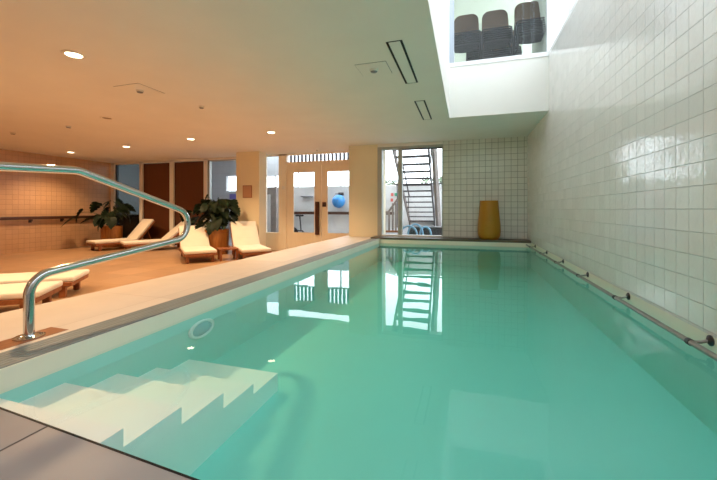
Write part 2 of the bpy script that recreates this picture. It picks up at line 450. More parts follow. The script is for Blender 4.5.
mb.build('frame', 'alu', w2)
# maple wall with sidelight and doors
mb = MB()
mb.box(-5.74, -5.285, 8.44, 8.56, FLOOR, CEIL)
mb.box(-5.285, -4.62, 8.44, 8.56, FLOOR, 0.0)
mb.box(-4.86, -4.62, 8.44, 8.56, 0.0, CEIL)
mb.box(-5.285, -2.6, 8.44, 8.56, CEIL-0.03, CEIL)
mb.box(-4.62, -2.6, 8.44, 8.56, 1.80, 1.90)
struct('trim_door_frame', mb, 'maple', 'pale maple frame around the double doors')
w3 = sempty('window_3', 'narrow sidelight left of the double doors')
pane('pane', -5.285, -4.86, 8.50, 0.0, CEIL-0.03, 'glass', w3)
w4 = sempty('window_4', 'low transom pane above the double doors')
pane('pane', -4.62, -2.6, 8.50, 1.90, CEIL-0.03, 'glass', w4)

def door(name, x0, x1, gx0, gx1, label):
    d = sempty(name, label)
    y0, y1 = 8.455, 8.505
    mb = MB()
    mb.box(x0, gx0, y0, y1, FLOOR+0.01, 1.80); mb.box(gx1, x1, y0, y1, FLOOR+0.01, 1.80)
    mb.box(gx0, gx1, y0, y1, FLOOR+0.01, 0.0); mb.box(gx0, gx1, y0, y1, 1.63, 1.80)
    mb.build('door_leaf', 'maple', d)
    mb = MB()
    for a, b in ((gx0, gx0+0.02), (gx1-0.02, gx1)): mb.box(a, b, y0-0.008, y0, 0, 1.63)
    mb.box(gx0+0.02, gx1-0.02, y0-0.008, y0, 0, 0.02); mb.box(gx0+0.02, gx1-0.02, y0-0.008, y0, 1.61, 1.63)
    mb.build('glazing_bead', 'maple', d)
    pane('pane', gx0, gx1, 8.47, 0.0, 1.63, 'glass', d)
    return d
d1 = door('door_1', -4.615, -3.61, -4.43, -3.79, 'left leaf of the maple double doors')
d2 = door('door_2', -3.60, -2.62, -3.45, -2.80, 'right leaf of the maple double doors')
MB().rbox(-3.765, -3.655, 8.39, 8.43, -0.03, 0.83, 0.008).box(-3.73, -3.69, 8.43, 8.457, 0.1, 0.14).box(-3.73, -3.69, 8.43, 8.457, 0.66, 0.70).build('pull_handle', 'dark_wood', d1)
MB().rbox(-3.575, -3.475, 8.425, 8.457, 0.70, 0.82, 0.008).build('lock_case', 'dark_wood', d2)
MB().lathe([(0.022, 0), (0.018, 0.02)], n=16, mtx=Matrix.Translation((-3.525, 8.425, 0.76)) @ Matrix.Rotation(R(90), 4, 'X')).build('lock_knob', 'dark_metal', d2)

# window_5: glazed opening at the end of the pool
w5 = sempty('window_5', 'grey framed glazed opening at the end of the pool')
mb = MB()
mb.box(-1.935, -1.835, 7.78, 7.95, 0.028, 2.05); mb.box(-1.465, -1.374, 7.80, 7.92, 0.06, 2.0); mb.box(-0.50, -0.477, 7.80, 7.95, 0.06, 2.0)
mb.box(-1.835, -0.477, 7.80, 7.95, 1.995, 2.05)
mb.build('frame', 'alu', w5)
MB().box(-1.935, -0.477, 7.795, 7.95, 2.05, CEIL).build('head_panel', 'plaster', w5)
MB().box(-1.835, -0.477, 7.76, 7.95, 0.028, 0.06).build('sill', 'white', w5)
pane('pane', -1.835, -1.465, 7.87, 0.06, 1.995, 'glass', w5)
pane('pane', -1.374, -0.50, 7.87, 0.06, 1.995, 'glass', w5)
MB().box(-1.374, -0.50, 7.855, 7.885, 1.97, 1.995).build('top_track', 'dark_metal', w5)

# --- upper storey
struct('wall_upper_back', MB().box(WX0-0.2, 1.4, 8.6, 8.7, UP-0.02, 6.2), 'upper_wall', 'pale wall of the upper room')
struct('floor_upper', MB().box(WX0, 1.4, WY1+0.02, 8.6, UP-0.02, UP+0.005), 'concrete', 'floor of the upper room')
struct('ceiling_upper', MB().box(WX0, 1.19, 5.95, 8.6, 4.95, 6.2), 'upper_wall', 'ceiling of the upper room')
w6 = sempty('window_6', 'big upper window onto the light well, chairs behind it')
mb = MB()
mb.box(WX0, XW, WY1-0.015, WY1+0.08, UP-0.02, UP+0.045)
mb.box(1.165, 1.25, WY1-0.01, WY1+0.08, UP, 4.95); mb.box(WX0, 1.25, WY1, WY1+0.08, 4.85, 4.95)
mb.build('frame', 'white', w6)
MB().box(WX0, -0.185, WY1-0.01, WY1+0.08, UP+0.045, 4.85).build('jamb', 'jamb', w6)
pane('pane', -0.185, 1.165, WY1+0.03, UP+0.045, 4.85, 'glass', w6)
w7 = sempty('window_7', 'clerestory glazing above the tiled wall')
mb = MB()
for y in (-2.4, -1.2, 0.0, 1.2, 2.4, 3.6, 4.8, 5.87, 7.2, 8.5): mb.box(1.20, 1.30, y-0.035, y+0.035, UP+0.05, 6.2)
mb.box(1.187, 1.4, -2.5, 8.6, UP-0.005, UP+0.05); mb.box(1.20, 1.30, -2.5, 8.6, 6.1, 6.2)
mb.build('frame', 'white', w7)
MB().box(1.24, 1.252, -2.5, 8.6, UP+0.05, 6.1).build('pane', 'glass', w7)
struct('ceiling_well', MB().box(WX0-0.2, 1.4, -2.6, 8.7, 6.2, 6.4), 'white', 'white roof over the light well')
struct('wall_upper_blocker', MB().box(1.19, 1.235, 5.95, 7.3, UP+0.05, 6.1), 'upper_wall', 'added solid side panel keeping daylight off the upstairs chairs')  # added to block clerestory light from the stacked chairs
struct('trim_upper_track', MB().box(-0.2, 0.75, 7.2, 7.26, 4.92, 4.95), 'dark_metal', 'dark ceiling track in the upper room')

# --- gym and terrace outside the rear glazing
struct('floor_gym', MB().box(-11.2, -2.3, 8.6, 12.4, FLOOR-0.1, FLOOR), 'terrace', 'grey gym floor')
struct('floor_terrace', MB().box(-2.3, 3.5, 7.98, 16, FLOOR-0.1, 0.0), 'terrace', 'grey terrace outside the glazed opening')
struct('wall_terrace', MB().box(-8.3, 4.0, 12.2, 12.35, FLOOR, 1.46), 'concrete', 'low pale wall outside')
mb = MB(); mb.box(-11.2, -9.45, 12.2, 12.35, FLOOR, 2.9); mb.box(-9.45, -8.80, 12.2, 12.35, FLOOR, 1.38); mb.box(-9.45, -8.80, 12.2, 12.35, 2.0, 2.9); mb.box(-8.80, -8.3, 12.2, 12.35, FLOOR, 2.9); mb.box(-8.3, -6.75, 12.2, 12.35, 1.95, 2.9)
mb.box(-11.3, -11.2, 8.6, 12.35, FLOOR, 2.9)
struct('wall_gym', mb, 'tile_gym', 'grey panelled gym wall')
struct('ceiling_gym', MB().box(-11.2, -2.3, 8.62, 10.3, 2.9, 3.0).box(-11.2, -8.3, 10.3, 12.35, 2.9, 3.0), 'white', 'white gym ceiling, left open at the back to light the wall')  # roof shaped for light: darkens the gym, gap brightens its rear wall
struct('trim_gym_rail', MB().box(-8.3, -2.4, 12.02, 12.10, 0.44, 0.54).box(-7.0, -6.95, 12.1, 12.2, 0.46, 0.50).box(-5.2, -5.15, 12.1, 12.2, 0.46, 0.50).box(-3.4, -3.35, 12.1, 12.2, 0.46, 0.50), 'dark_wood', 'dark wooden bar along the gym wall')
w9 = sempty('window_9', 'white mullions above the low gym wall')
mb = MB()
for x in (-8.2, -7.2, -6.2, -5.45, -4.45, -3.4): mb.box(x-0.025, x+0.025, 12.24, 12.30, 1.46, 2.9)
mb.box(-8.3, -2.4, 12.22, 12.32, 1.46, 1.50)
mb.build('frame', 'white', w9)

# ================================================================== OBJECTS
# --- near pool handrail
def arc(c, a0, a1, r, n, X):
    return [(X, c[0]+r*math.cos(R(a0+(a1-a0)*i/n)), c[1]+r*math.sin(R(a0+(a1-a0)*i/n))) for i in range(n+1)]
def fillet(pts, rad, n=10):
    out = [Vector(pts[0])]
    for i in range(1, len(pts)-1):
        p, a, b = Vector(pts[i]), Vector(pts[i-1]), Vector(pts[i+1])
        u, v = (a-p).normalized(), (b-p).normalized()
        ang = u.angle(v); r = rad[i-1]
        d = r/math.tan(ang/2)
        c = p + (u+v).normalized()*(r/math.sin(ang/2))
        s, e = p+u*d, p+v*d
        q0, q1 = s-c, e-c
        w_ = q0.angle(q1)
        for k in range(n+1):
            t = k/n
            out.append(c + (q0*math.sin((1-t)*w_) + q1*math.sin(t*w_))/math.sin(w_))
    out.append(Vector(pts[-1]))
    return out
HX = -2.09
t = thing('pool_handrail', 'bent polished steel pool handrail standing on the copper strip', 'handrail', (HX, 1.19, 0))
pl = [(0, 0, 0.0), (0, 0, 0.300), (0, 1.507, 0.472), (0, 0.23, 0.858), (0, -0.62, 0.815), (0, -0.62, 0.0)]
path = fillet(pl, [0.105, 0.118, 0.16, 0.14], 14)
MB().tube(path, 0.0225, 16).build('rail_tube', 'steel', t, smooth=50)
for yy in (0, -0.62):
    MB().lathe([(0.062, 0.0), (0.062, 0.005), (0.045, 0.012), (0.024, 0.016), (0.024, 0.02)], c=(0, yy, 0.001), n=28).build('flange', 'steel', t, smooth=40)
    for k in range(3):
        a = R(40+120*k)
        MB().lathe([(0.008, 0), (0.008, 0.005), (0.004, 0.008)], c=(0.046*math.cos(a), yy+0.046*math.sin(a), 0.008), n=10).build('bolt', 'steel', t)
o = MB().box(-2.152, -2.018, 0.2, 1.325, 0.0, 0.0012).build('floor_plate', 'copper')
tag(o, 'flat copper brown strip let into the deck under the steel handrail', 'floor plate')

# --- overflow grille along the left edge: long ribs
t = thing('overflow_grille', 'ribbed grey overflow grille along the left pool edge', 'grille', (-1.881, 4.0, 0))
MB().box(-0.098, 0.070, -3.25, 3.8, -0.025, -0.006).build('tray', 'dark_metal', t)
for k in range(7):
    x = -0.099 + k*0.0274
    MB().rbox(x, x+0.0245, -3.25, 3.8, -0.008, 0.002, 0.003, 1).build('rib', 'grate', t)

# --- grab rail along the tiled wall
t = thing('grab_rail', 'long grey steel grab rail along the tiled wall at water level', 'rail', (1.10, 4.0, -0.042))
MB().tube([(0, -3.35, 0), (0, 3.28, 0)], 0.0145, 14).build('rail_bar', 'rail_metal', t, smooth=50)
for y in (0.34, 1.28, 2.22, 3.16, 4.09, 5.03, 5.97, 6.91):
    yy = y - 4.0
    b = MB().tube([(0.0, yy, 0), (0.045, yy, 0.004), (0.085, yy, 0.016)], 0.008, 10).build('bracket', 'rail_metal', t, smooth=50)
    MB().lathe([(0.027, 0), (0.027, 0.006), (0.014, 0.014), (0.010, 0.016)], n=18, mtx=Matrix.Translation((0.087, yy, 0.016)) @ Matrix.Rotation(R(-90), 4, 'Y')).build('wall_flange', 'dark_metal', b, smooth=40)
    MB().lathe([(0.0175, -0.014), (0.0175, 0.014)], n=14, mtx=Matrix.Translation((0, yy, 0)) @ Matrix.Rotation(R(90), 4, 'X')).build('clamp', 'dark_metal', b, smooth=40)

# --- underwater lamp
t = thing('pool_lamp', 'round underwater lamp with pale ring on the left pool wall', 'lamp', (XP, 2.03, -0.20))
rm = Matrix.Diagonal((1, 1.25, 0.62, 1)) @ Matrix.Rotation(R(90), 4, 'Y')
MB().lathe([(0.075, 0), (0.098, 0.0), (0.100, 0.008), (0.092, 0.016), (0.075, 0.012), (0.075, 0)], n=36, mtx=rm, cap=False).build('ring', 'pool_ring', t, smooth=40)
MB().lathe([(0.074, 0.002), (0.06, 0.010), (0.03, 0.014), (0, 0.015)], n=32, mtx=rm).build('lens', 'pool_lens', t, smooth=60)

# --- mustard planter
t = thing('tall_planter', 'tall empty mustard yellow planter on the dark ledge', 'planter', (0.448, 7.575, 0.028))
MB().lathe([(0.0, 0.0), (0.165, 0.0), (0.188, 0.02), (0.212, 0.08), (0.222, 0.16), (0.218, 0.27), (0.204, 0.42), (0.190, 0.58), (0.178, 0.74), (0.176, 0.78), (0.168, 0.782), (0.165, 0.77), (0.18, 0.5), (0.19, 0.1), (0, 0.09)], n=48).build('pot_body', 'mustard', t, smooth=50)
MB().tube([(0.1765*math.cos(2*math.pi*k/40), 0.1765*math.sin(2*math.pi*k/40), 0.778) for k in range(40)], 0.004, 8, closed=True).build('rim', 'mustard', t, smooth=60)

# --- sun loungers
def lounger(label, loc, d, back_angle=48.0, back_len=0.76, seat_len=1.12, group='teak sun loungers with cream cushions'):
    """local +x runs from the foot end to the head, +y across; origin on the floor at the foot"""
    rz = math.atan2(d[1], d[0])
    t = thing('sun_lounger', label, 'sun lounger', loc, rz, group)
    W = 0.32; HS = 0.20
    mb = MB()
    for s in (-1, 1): mb.rbox(0.02, 1.55, s*W-0.02*(1+s), s*W+0.02*(1-s), HS-0.05, HS, 0.004, 1)
    mb.rbox(0.02, 0.06, -W+0.03, W-0.03, HS-0.055, HS-0.005, 0.004, 1); mb.rbox(1.51, 1.55, -W+0.03, W-0.03, HS-0.055, HS-0.005, 0.004, 1)
    mb.build('frame', 'teak', t)
    mb = MB()
    for k in range(14): mb.box(0.08+k*0.075, 0.135+k*0.075, -W+0.035, W-0.035, HS-0.02, HS-0.003)
    mb.build('slats', 'teak', t)
    for x in (0.10, 1.38):
        for s in (-1, 1):
            MB().rbox(x, x+0.07, s*(W-0.075)-0.03, s*(W-0.075)+0.03, 0, HS-0.004, 0.004, 1).build('leg', 'teak', t)
    MB().rbox(0.115, 0.155, -W+0.10, W-0.10, 0.10, 0.14, 0.003, 1).build('crossbar', 'teak', t)
    # seat pad
    pt = 0.068
    mb = MB().rbox(0.0, seat_len, -W+0.01, W-0.01, HS, HS+pt, 0.022, 3)
    sp = mb.build('seat_cushion', 'cushion', t, smooth=40)
    mb = MB()
    # back frame and pad
    hinge = Matrix.Translation((seat_len-0.02, 0, HS+0.005)) @ Matrix.Rotation(R(-back_angle), 4, 'Y')
    mb = MB()
    for s in (-1, 1): mb.rbox(0.0, back_len, s*(W-0.02)-0.02, s*(W-0.02)+0.02, -0.035, 0.0, 0.004, 1, hinge)
    for k in range(9): mb.box(0.05+k*0.08, 0.105+k*0.08, -W+0.035, W-0.035, -0.02, -0.004, hinge)
    mb.build('backrest_frame', 'teak', t)
    mb = MB().rbox(0.01, back_len+0.02, -W+0.01, W-0.01, 0.002, 0.07, 0.022, 3, hinge)
    bc = mb.build('back_cushion', 'cushion', t, smooth=40)
    mb = MB()
    for k in (1, 2):
        x = back_len*k/3
        mb.tube([hinge @ Vector((x, -W+0.02, 0.0715)), hinge @ Vector((x, W-0.02, 0.0715))], 0.003, 6)
    mb.build('seam', 'cushion', bc)
    # prop
    pa = hinge @ Vector((back_len*0.6, 0, -0.03)); pb = Vector((pa.x+0.12, 0, HS-0.03))
    for s in (-1, 1): MB().tube([(pa.x, s*0.22, pa.z), (pb.x, s*0.22, pb.z)], 0.012, 8).build('back_prop', 'teak', t)
    return t
def hd(a): return (math.cos(a), math.sin(a))
lounger('cream sun lounger facing the pool, left of the wooden planter', (-5.228, 5.948, FLOOR), hd(2.404), 40, 0.71, 1.08)
lounger('cream sun lounger facing the pool, in front of the pillar with the notice', (-4.27, 6.52, FLOOR), hd(2.379), 50, 0.73, 1.06)
lounger('cream sun lounger nearest the corner plant, by the far left wall', (-9.60, 6.84, FLOOR), hd(1.27), 51, 0.73, 1.05)
lounger('cream sun lounger in front of the brown panels, second from the corner plant', (-8.62, 6.95, FLOOR), hd(1.02), 42, 0.75, 1.02)
lounger('cream sun lounger nearest the pool at the left edge of the photo', (-4.437, 2.741, FLOOR), hd(3.812))
lounger('cream sun lounger at the left edge of the photo, behind the nearest one', (-4.945, 3.42, FLOOR), hd(3.83))

# --- side table between the two loungers
t = thing('side_table', 'small low teak side table between two loungers', 'table', (-5.06, 6.58, FLOOR), math.atan2(0.69, -0.72))
mb = MB()
for k in range(5): mb.rbox(-0.2, 0.2, -0.2+k*0.082, -0.2+k*0.082+0.072, 0.235, 0.258, 0.003, 1)
mb.box(-0.17, 0.17, -0.15, -0.12, 0.205, 0.236); mb.box(-0.17, 0.17, 0.12, 0.15, 0.205, 0.236)
mb.build('tabletop', 'teak', t)
for sx in (-1, 1):
    for sy in (-1, 1): MB().rbox(sx*0.165-0.022, sx*0.165+0.022, sy*0.165-0.022, sy*0.165+0.022, 0, 0.236, 0.003, 1).build('leg', 'teak', t)

# --- big leaved plants in wooden planters
def leaf(bm, base, direction, size, roll, droop):
    """one notched heart shaped leaf with a folded midrib"""
    d = Vector(direction).normalized()
    side = d.cross(Vector((0, 0, 1)))
    if side.length < 0.05: side = Vector((1, 0, 0))
    side.normalize(); up = side.cross(d).normalized()
    rot = Matrix.Rotation(roll, 3, d); side = rot @ side; up = rot @ up
    prof = [(-0.10, 0.0), (-0.16, 0.26), (-0.02, 0.44), (0.16, 0.48), (0.19, 0.30), (0.26, 0.46), (0.42, 0.44), (0.43, 0.26), (0.51, 0.38), (0.66, 0.31), (0.66, 0.18), (0.76, 0.22), (0.90, 0.09), (1.0, 0.0)]
    def P(u, v):
        z = 0.18*abs(v) - droop*u*u*0.5
        return Vector(base) + (d*u + side*v + up*z)*size
    mid = [bm.verts.new(P(u, 0.0)) for u, _ in prof]
    for s in (-1, 1):
        out = [mid[0]] + [bm.verts.new(P(u, s*v)) for u, v in prof[1:-1]] + [mid[-1]]
        for i in range(len(prof)-1):
            q = [mid[i], mid[i+1], out[i+1], out[i]]
            u = []
            for v in q:
                if v not in u: u.append(v)
            if len(u) > 2:
                try: bm.faces.new(u if s > 0 else u[::-1])
                except ValueError: pass
def plant(label, loc, pr, ph, specs, seed):
    random.seed(seed)
    t = thing('potted_plant', label, 'potted plant', loc, 0, 'large leaved plants in wooden planters')
    p = MB().lathe([(0, 0), (pr*0.90, 0.0), (pr*0.94, 0.02), (pr, ph*0.5), (pr*1.02, ph-0.02), (pr*1.02, ph), (pr*0.93, ph), (pr*0.92, ph-0.05), (0, ph-0.05)], n=40).build('planter', 'barrel', t, smooth=40)
    for z in (0.08, ph-0.08): MB().tube([(pr*1.0*math.cos(2*math.pi*k/40), pr*1.0*math.sin(2*math.pi*k/40), z) for k in range(40)], 0.008, 6, closed=True).build('hoop', 'teak', p, smooth=60)
    MB().lathe([(0, ph-0.035), (pr*0.9, ph-0.045)], n=28, cap=False).build('soil', 'soil', t)
    st = MB(); lf = bmesh.new()
    for (dx, dy, dz, size) in specs:
        tip = Vector((dx, dy, dz))
        b0 = Vector((random.uniform(-0.08, 0.08), random.uniform(-0.08, 0.08), ph-0.05))
        ctrl = Vector((dx*0.35, dy*0.35, max(dz+0.10, ph+0.2)))
        pts = [(b0*(1-s)**2 + ctrl*2*s*(1-s) + tip*s*s) for s in [i/10 for i in range(11)]]
        st.tube(pts, 0.007, 6)
        out = Vector((dx, dy, 0))
        if out.length < 0.05: out = Vector((random.uniform(-1, 1), random.uniform(-1, 1), 0))
        out.normalize()
        dr = out + Vector((random.uniform(-.4, .4), random.uniform(-.4, .4), random.uniform(-1.6, -0.2)))
        leaf(lf, tip - dr.normalized()*size*0.15, dr, size, random.uniform(-0.7, 0.7), random.uniform(0.2, 0.7))
    st.build('stems', 'stem', t, smooth=60)
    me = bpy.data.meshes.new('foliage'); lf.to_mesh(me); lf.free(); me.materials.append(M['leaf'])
    o = bpy.data.objects.new('foliage', me); col.objects.link(o); o.parent = t
    md = o.modifiers.new('thickness', 'SOLIDIFY'); md.thickness = 0.004
    return t
def cloud(n, rx, ry, z0, z1, seed, smin, smax, extra=()):
    random.seed(seed); out = list(extra)
    for i in range(n):
        a = random.uniform(0, 2*math.pi); r = math.sqrt(random.random())
        out.append((rx*r*math.cos(a), ry*r*math.sin(a), random.uniform(z0, z1), random.uniform(smin, smax)))
    return out
plant('big leaved plant in an orange wood planter, between the two loungers facing the pool', (-6.0, 7.36, FLOOR), 0.30, 0.62,
      cloud(75, 0.50, 0.26, 0.78, 1.36, 3, 0.18, 0.27, [(-0.45, -0.1, 1.18, 0.30), (-0.33, 0.05, 1.42, 0.24), (-0.74, -0.2, 1.02, 0.32), (-0.62, 0.0, 1.12, 0.30), (0.60, -0.08, 1.14, 0.28), (-0.66, 0.0, 0.86, 0.30), (-0.52, -0.25, 0.78, 0.28), (-0.2, -0.3, 0.74, 0.28), (0.1, -0.32, 0.72, 0.28), (0.25, -0.25, 0.8, 0.28)]), 11)
plant('big leaved plant in an orange wood planter, in the far left corner', (-10.10, 7.82, FLOOR), 0.27, 0.62,
      cloud(24, 0.46, 0.40, 0.82, 1.34, 5, 0.24, 0.34, [(-0.35, -0.65, 1.02, 0.36), (-0.40, -0.85, 0.84, 0.38), (-0.2, -0.45, 0.84, 0.34), (0.1, -0.40, 0.74, 0.34), (0.35, -0.3, 0.80, 0.32)]), 21)

# --- wooden wall bar on the lounge wall
t = thing('wall_bar', 'dark wooden bar on brackets along the left tiled wall', 'bar', (-10.87, 3.5, 0.405))
MB().rbox(-0.025, 0.025, -5.9, 4.6, -0.04, 0.04, 0.012, 2).build('bar_rail', 'dark_wood', t)
for y in (-5.0, -3.0, -1.0, 1.0, 2.75, 3.5, 4.45):
    MB().box(-0.08, 0.0, y-0.02, y+0.02, -0.085, -0.03).box(-0.08, -0.06, y-0.03, y+0.03, -0.12, 0.0).build('bracket', 'dark_metal', t)

# --- notice on pillar
t = thing('wall_notice', 'small pinkish framed notice on the pillar above the loungers', 'notice', (-5.395, 7.797, 1.09))
MB().box(-0.135, 0.135, -0.008, 0.003, -0.16, 0.16).build('frame', 'copper', t)
s = MB().box(-0.118, 0.118, -0.011, -0.007, -0.143, 0.143).build('sheet', 'paper', t)
# --- light switch
o = MB().rbox(-4.755, -4.665, 8.425, 8.442, 1.17, 1.26, 0.004).build('door_sensor', 'plastic')
tag(o, 'small white square plate on the maple frame left of the doors', 'switch')

# --- ceiling fittings
def downlight(x, y, lit, label, grp, gain=1.0):
    t = thing('downlight', label, 'ceiling light', (x, y, CEIL), 0, grp)
    MB().lathe([(0.066, 0.0), (0.098, 0.0), (0.098, -0.004), (0.090, -0.009), (0.072, -0.009), (0.066, -0.003), (0.066, 0.0)], n=32, cap=False).build('trim_ring', 'plastic', t, smooth=40)
    if lit:
        MB().lathe([(0.0, -0.004), (0.066, -0.004)], n=28, cap=False).build('lens', 'lens', t)
        d = bpy.data.lights.new('downlight_beam', 'SPOT'); d.energy = LAMP_W*gain; d.color = LAMP_COL
        d.spot_size = R(128); d.spot_blend = 0.6; d.shadow_soft_size = 0.03
        l = bpy.data.objects.new('downlight_beam', d); l.location = (0, 0, -0.03); col.objects.link(l); l.parent = t
    else:
        MB().lathe([(0.0, -0.004), (0.066, -0.004)], n=28, cap=False).build('lens', 'dim_disc', t)
g = 'recessed downlights in the lounge ceiling'
downlight(-3.585, 2.40, True, 'lit downlight nearest the viewer, largest on the ceiling', g, 1.35)
downlight(-3.585, 5.95, True, 'lit downlight in front of the double doors', g, 1.35)
downlight(-5.55, 6.02, True, 'lit downlight above the lounger left of the wooden planter', g)
downlight(-7.68, 6.30, True, 'lit downlight in front of the brown wall panels', g)
downlight(-9.82, 6.50, True, 'lit downlight farthest left, above the corner plant', g)
downlight(-5.57, 4.23, False, 'dull unlit downlight in the middle of the ceiling', g)
downlight(-5.6, 2.40, True, 'added lit downlight out of sight at the left', g)  # this and the next two: extra unseen fixtures that add light
downlight(-7.7, 2.40, True, 'added lit downlight out of sight farther left', g)
downlight(-3.585, -0.9, True, 'added unseen lit downlight behind the viewer over the walkway', g)
def detector(x, y, r, plate, label):
    t = thing('smoke_detector', label, 'detector', (x, y, CEIL), 0, 'small sensors on the ceiling')
    if plate: MB().rbox(-plate, plate, -plate, plate, -0.006, -0.0015, 0.0015, 1).build('access_plate', 'plaster', t); MB().box(-plate-0.004, plate+0.004, -plate-0.004, plate+0.004, -0.0015, 0.0).build('shadow_gap', 'grey_plastic', t)  # dark sheet under the plate drawn as the shade around its edge
    MB().lathe([(0, -0.004), (r, -0.004), (r, -0.012), (r*0.8, -0.028), (0, -0.032)], n=24).build('housing', 'plastic', t, smooth=40)
    MB().lathe([(r*0.82, -0.0285), (r*0.6, -0.036), (0, -0.038)], n=20).build('sensor_cap', 'grey_plastic', t, smooth=40)
detector(-3.868, 3.356, 0.045, 0.19, 'ceiling sensor on a square plate, behind the largest lit downlight')
detector(-0.928, 3.578, 0.045, 0.16, 'ceiling sensor on a square plate, beside the longer slot vent')
detector(-3.626, 4.137, 0.040, 0.0, 'small round ceiling sensor, between the square plate and the doors')
detector(-6.76, 4.44, 0.045, 0.0, 'small round ceiling sensor, left of the unlit downlight')
detector(-8.36, 4.5, 0.045, 0.0, 'small round ceiling sensor, farthest left of the sensors')
detector(-3.536, 8.0, 0.03, 0.0, 'small round ceiling sensor, right above the double doors')
for y0, y1, label in ((3.036, 4.09, 'long slot vent in the ceiling, the nearer of two'), (4.81, 5.84, 'long slot vent in the ceiling, the farther of two')):
    yc, h = (y0+y1)/2, (y1-y0)/2
    t = thing('slot_vent', label, 'vent', (-0.606, yc, CEIL), 0, 'slot vents beside the light well')
    MB().box(-0.052, 0.052, -h, h, -0.004, 0.0).build('cover_plate', 'plaster', t)
    for s in (-1, 1): MB().box(s*0.063-0.010, s*0.063+0.010, -h, h, -0.006, 0.0).build('slot', 'black_metal', t)
    for y_ in (-h-0.004, h): MB().box(-0.073, 0.073, y_, y_+0.004, -0.006, 0).build('end_cap', 'dark_metal', t)

# --- stacked chairs upstairs
def chair_proto():
    t = thing('stacking_chair', 'x', 'chair', (0, 0, 0))
    # seat shell: shallow curved board
    def shell(fn, nu, nv, th):
        b = bmesh.new(); g_ = [[b.verts.new(fn(i/nu, j/nv)) for j in range(nv+1)] for i in range(nu+1)]
        for i in range(nu):
            for j in range(nv): b.faces.new((g_[i][j], g_[i+1][j], g_[i+1][j+1], g_[i][j+1]))
        bmesh.ops.solidify(b, geom=b.faces[:], thickness=th)
        m_ = MB(); m_._merge(b); return m_
    def seat(u, v):   # front is -y
        x = (u-0.5)*0.42*(1-0.08*v); y = -0.22+0.42*v + 0.09*(2*u-1)**2*(1-v)
        if v < 0.01: x *= 0.86
        return Vector((x, y, 0.445 + 0.02*(2*u-1)**2 - 0.025*max(0, 1-v*6) + 0.0*v))
    shell(seat, 10, 10, 0.012).build('seat', 'black_metal', t, smooth=50)
    def back(u, v):
        wv = 0.44*(1 - 0.10*abs(v-0.5)) * (1.0 if 0.05 < v < 0.97 else 0.93)
        x = (u-0.5)*wv; y = 0.20 + 0.08*v - 0.03*(2*u-1)**2
        return Vector((x, y, 0.52 + (0.47 - 0.07*(2*u-1)**4)*v))
    shell(back, 12, 8, 0.012).build('backrest', 'plywood', t, smooth=50)
    for s in (-1, 1):
        MB().tube([(s*0.245, -0.24, 0.0), (s*0.225, -0.20, 0.43)], 0.011, 8).build('leg', 'black_metal', t, smooth=50)
        MB().tube([(s*0.245, 0.24, 0.0), (s*0.222, 0.17, 0.43), (s*0.205, 0.20, 0.66)], 0.011, 8).build('leg', 'black_metal', t, smooth=50)
    MB().tube(fillet([(-0.225, 0.10, 0.432), (-0.225, -0.215, 0.432), (0.225, -0.215, 0.432), (0.225, 0.10, 0.432)], [0.05, 0.05], 6), 0.012, 8).build('seat_frame', 'black_metal', t, smooth=50)
    return t
proto = chair_proto(); first = True
stacks = [(0.0, 6.34, 6, 'left'), (0.49, 6.34, 6, 'middle'), (1.02, 6.30, 7, 'right'), (0.70, 6.98, 4, 'low rear'), (0.24, 6.98, 5, 'taller rear')]
names = ['lowest', 'second from the bottom', 'third from the bottom', 'fourth from the bottom', 'fifth from the bottom', 'sixth from the bottom', 'seventh from the bottom', 'eighth from the bottom']
for sx, sy, n, where in stacks:
    for k in range(n):
        if first: c = proto; first = False
        else: c = copy_tree(proto)
        c.location = (sx + random.uniform(-.004, .004), sy + 0.026*k - 0.06, UP + 0.005 + 0.048*k)
        pos = 'topmost' if k == n-1 else names[k]
        c['label'] = f'stacking chair upstairs, {pos} in the {where} stack behind the window'
        c['group'] = 'stacked chairs behind the upper window'

# --- gym: bike, ball, violet poster
t = thing('exercise_bike', 'black exercise bike behind the left glass door', 'exercise bike', (-5.3, 10.5, FLOOR), 0.35)
MB().lathe([(0.0, -0.03), (0.19, -0.03), (0.21, 0.0), (0.19, 0.03), (0, 0.03)], n=28, mtx=Matrix.Translation((-0.22, 0, 0.33)) @ Matrix.Rotation(R(90), 4, 'X')).build('flywheel', 'black_metal', t, smooth=40)
MB().tube([(-0.35, 0, 0.1), (-0.1, 0, 0.42), (0.12, 0, 0.40), (0.35, 0, 0.1)], 0.03, 10).build('frame', 'dark_metal', t, smooth=50)
MB().tube([(0.08, 0, 0.40), (0.04, 0, 0.88)], 0.024, 10).build('seat_post', 'dark_metal', t, smooth=50)
MB().rbox(-0.10, 0.17, -0.09, 0.09, 0.88, 0.94, 0.025, 3).build('saddle', 'black_metal', t, smooth=50)
hb = MB().tube([(-0.22, 0, 0.40), (-0.30, 0, 1.0)], 0.024, 10).build('stem', 'dark_metal', t, smooth=50)
MB().tube([(-0.2, -0.2, 1.08), (-0.32, -0.16, 1.0), (-0.32, 0.16, 1.0), (-0.2, 0.2, 1.08)], 0.016, 8).build('handlebar', 'black_metal', hb, smooth=50)
for x in (-0.38, 0.36): MB().rbox(x-0.035, x+0.035, -0.25, 0.25, 0, 0.06, 0.01).build('foot', 'black_metal', t)
MB().tube([(-0.02, 0.05, 0.34), (0.10, 0.10, 0.26)], 0.014, 8).rbox(0.06, 0.15, 0.09, 0.17, 0.24, 0.27, 0.006, 1).build('pedal', 'black_metal', t)
t = thing('exercise_ball', 'blue exercise ball on a wall holder behind the right glass door', 'ball', (-4.42, 11.93, 0.92))
bm_ = bmesh.new(); bmesh.ops.create_uvsphere(bm_, u_segments=32, v_segments=20, radius=0.24); mb = MB(); mb._merge(bm_); mb.build('ball_skin', 'ball', t, smooth=80)
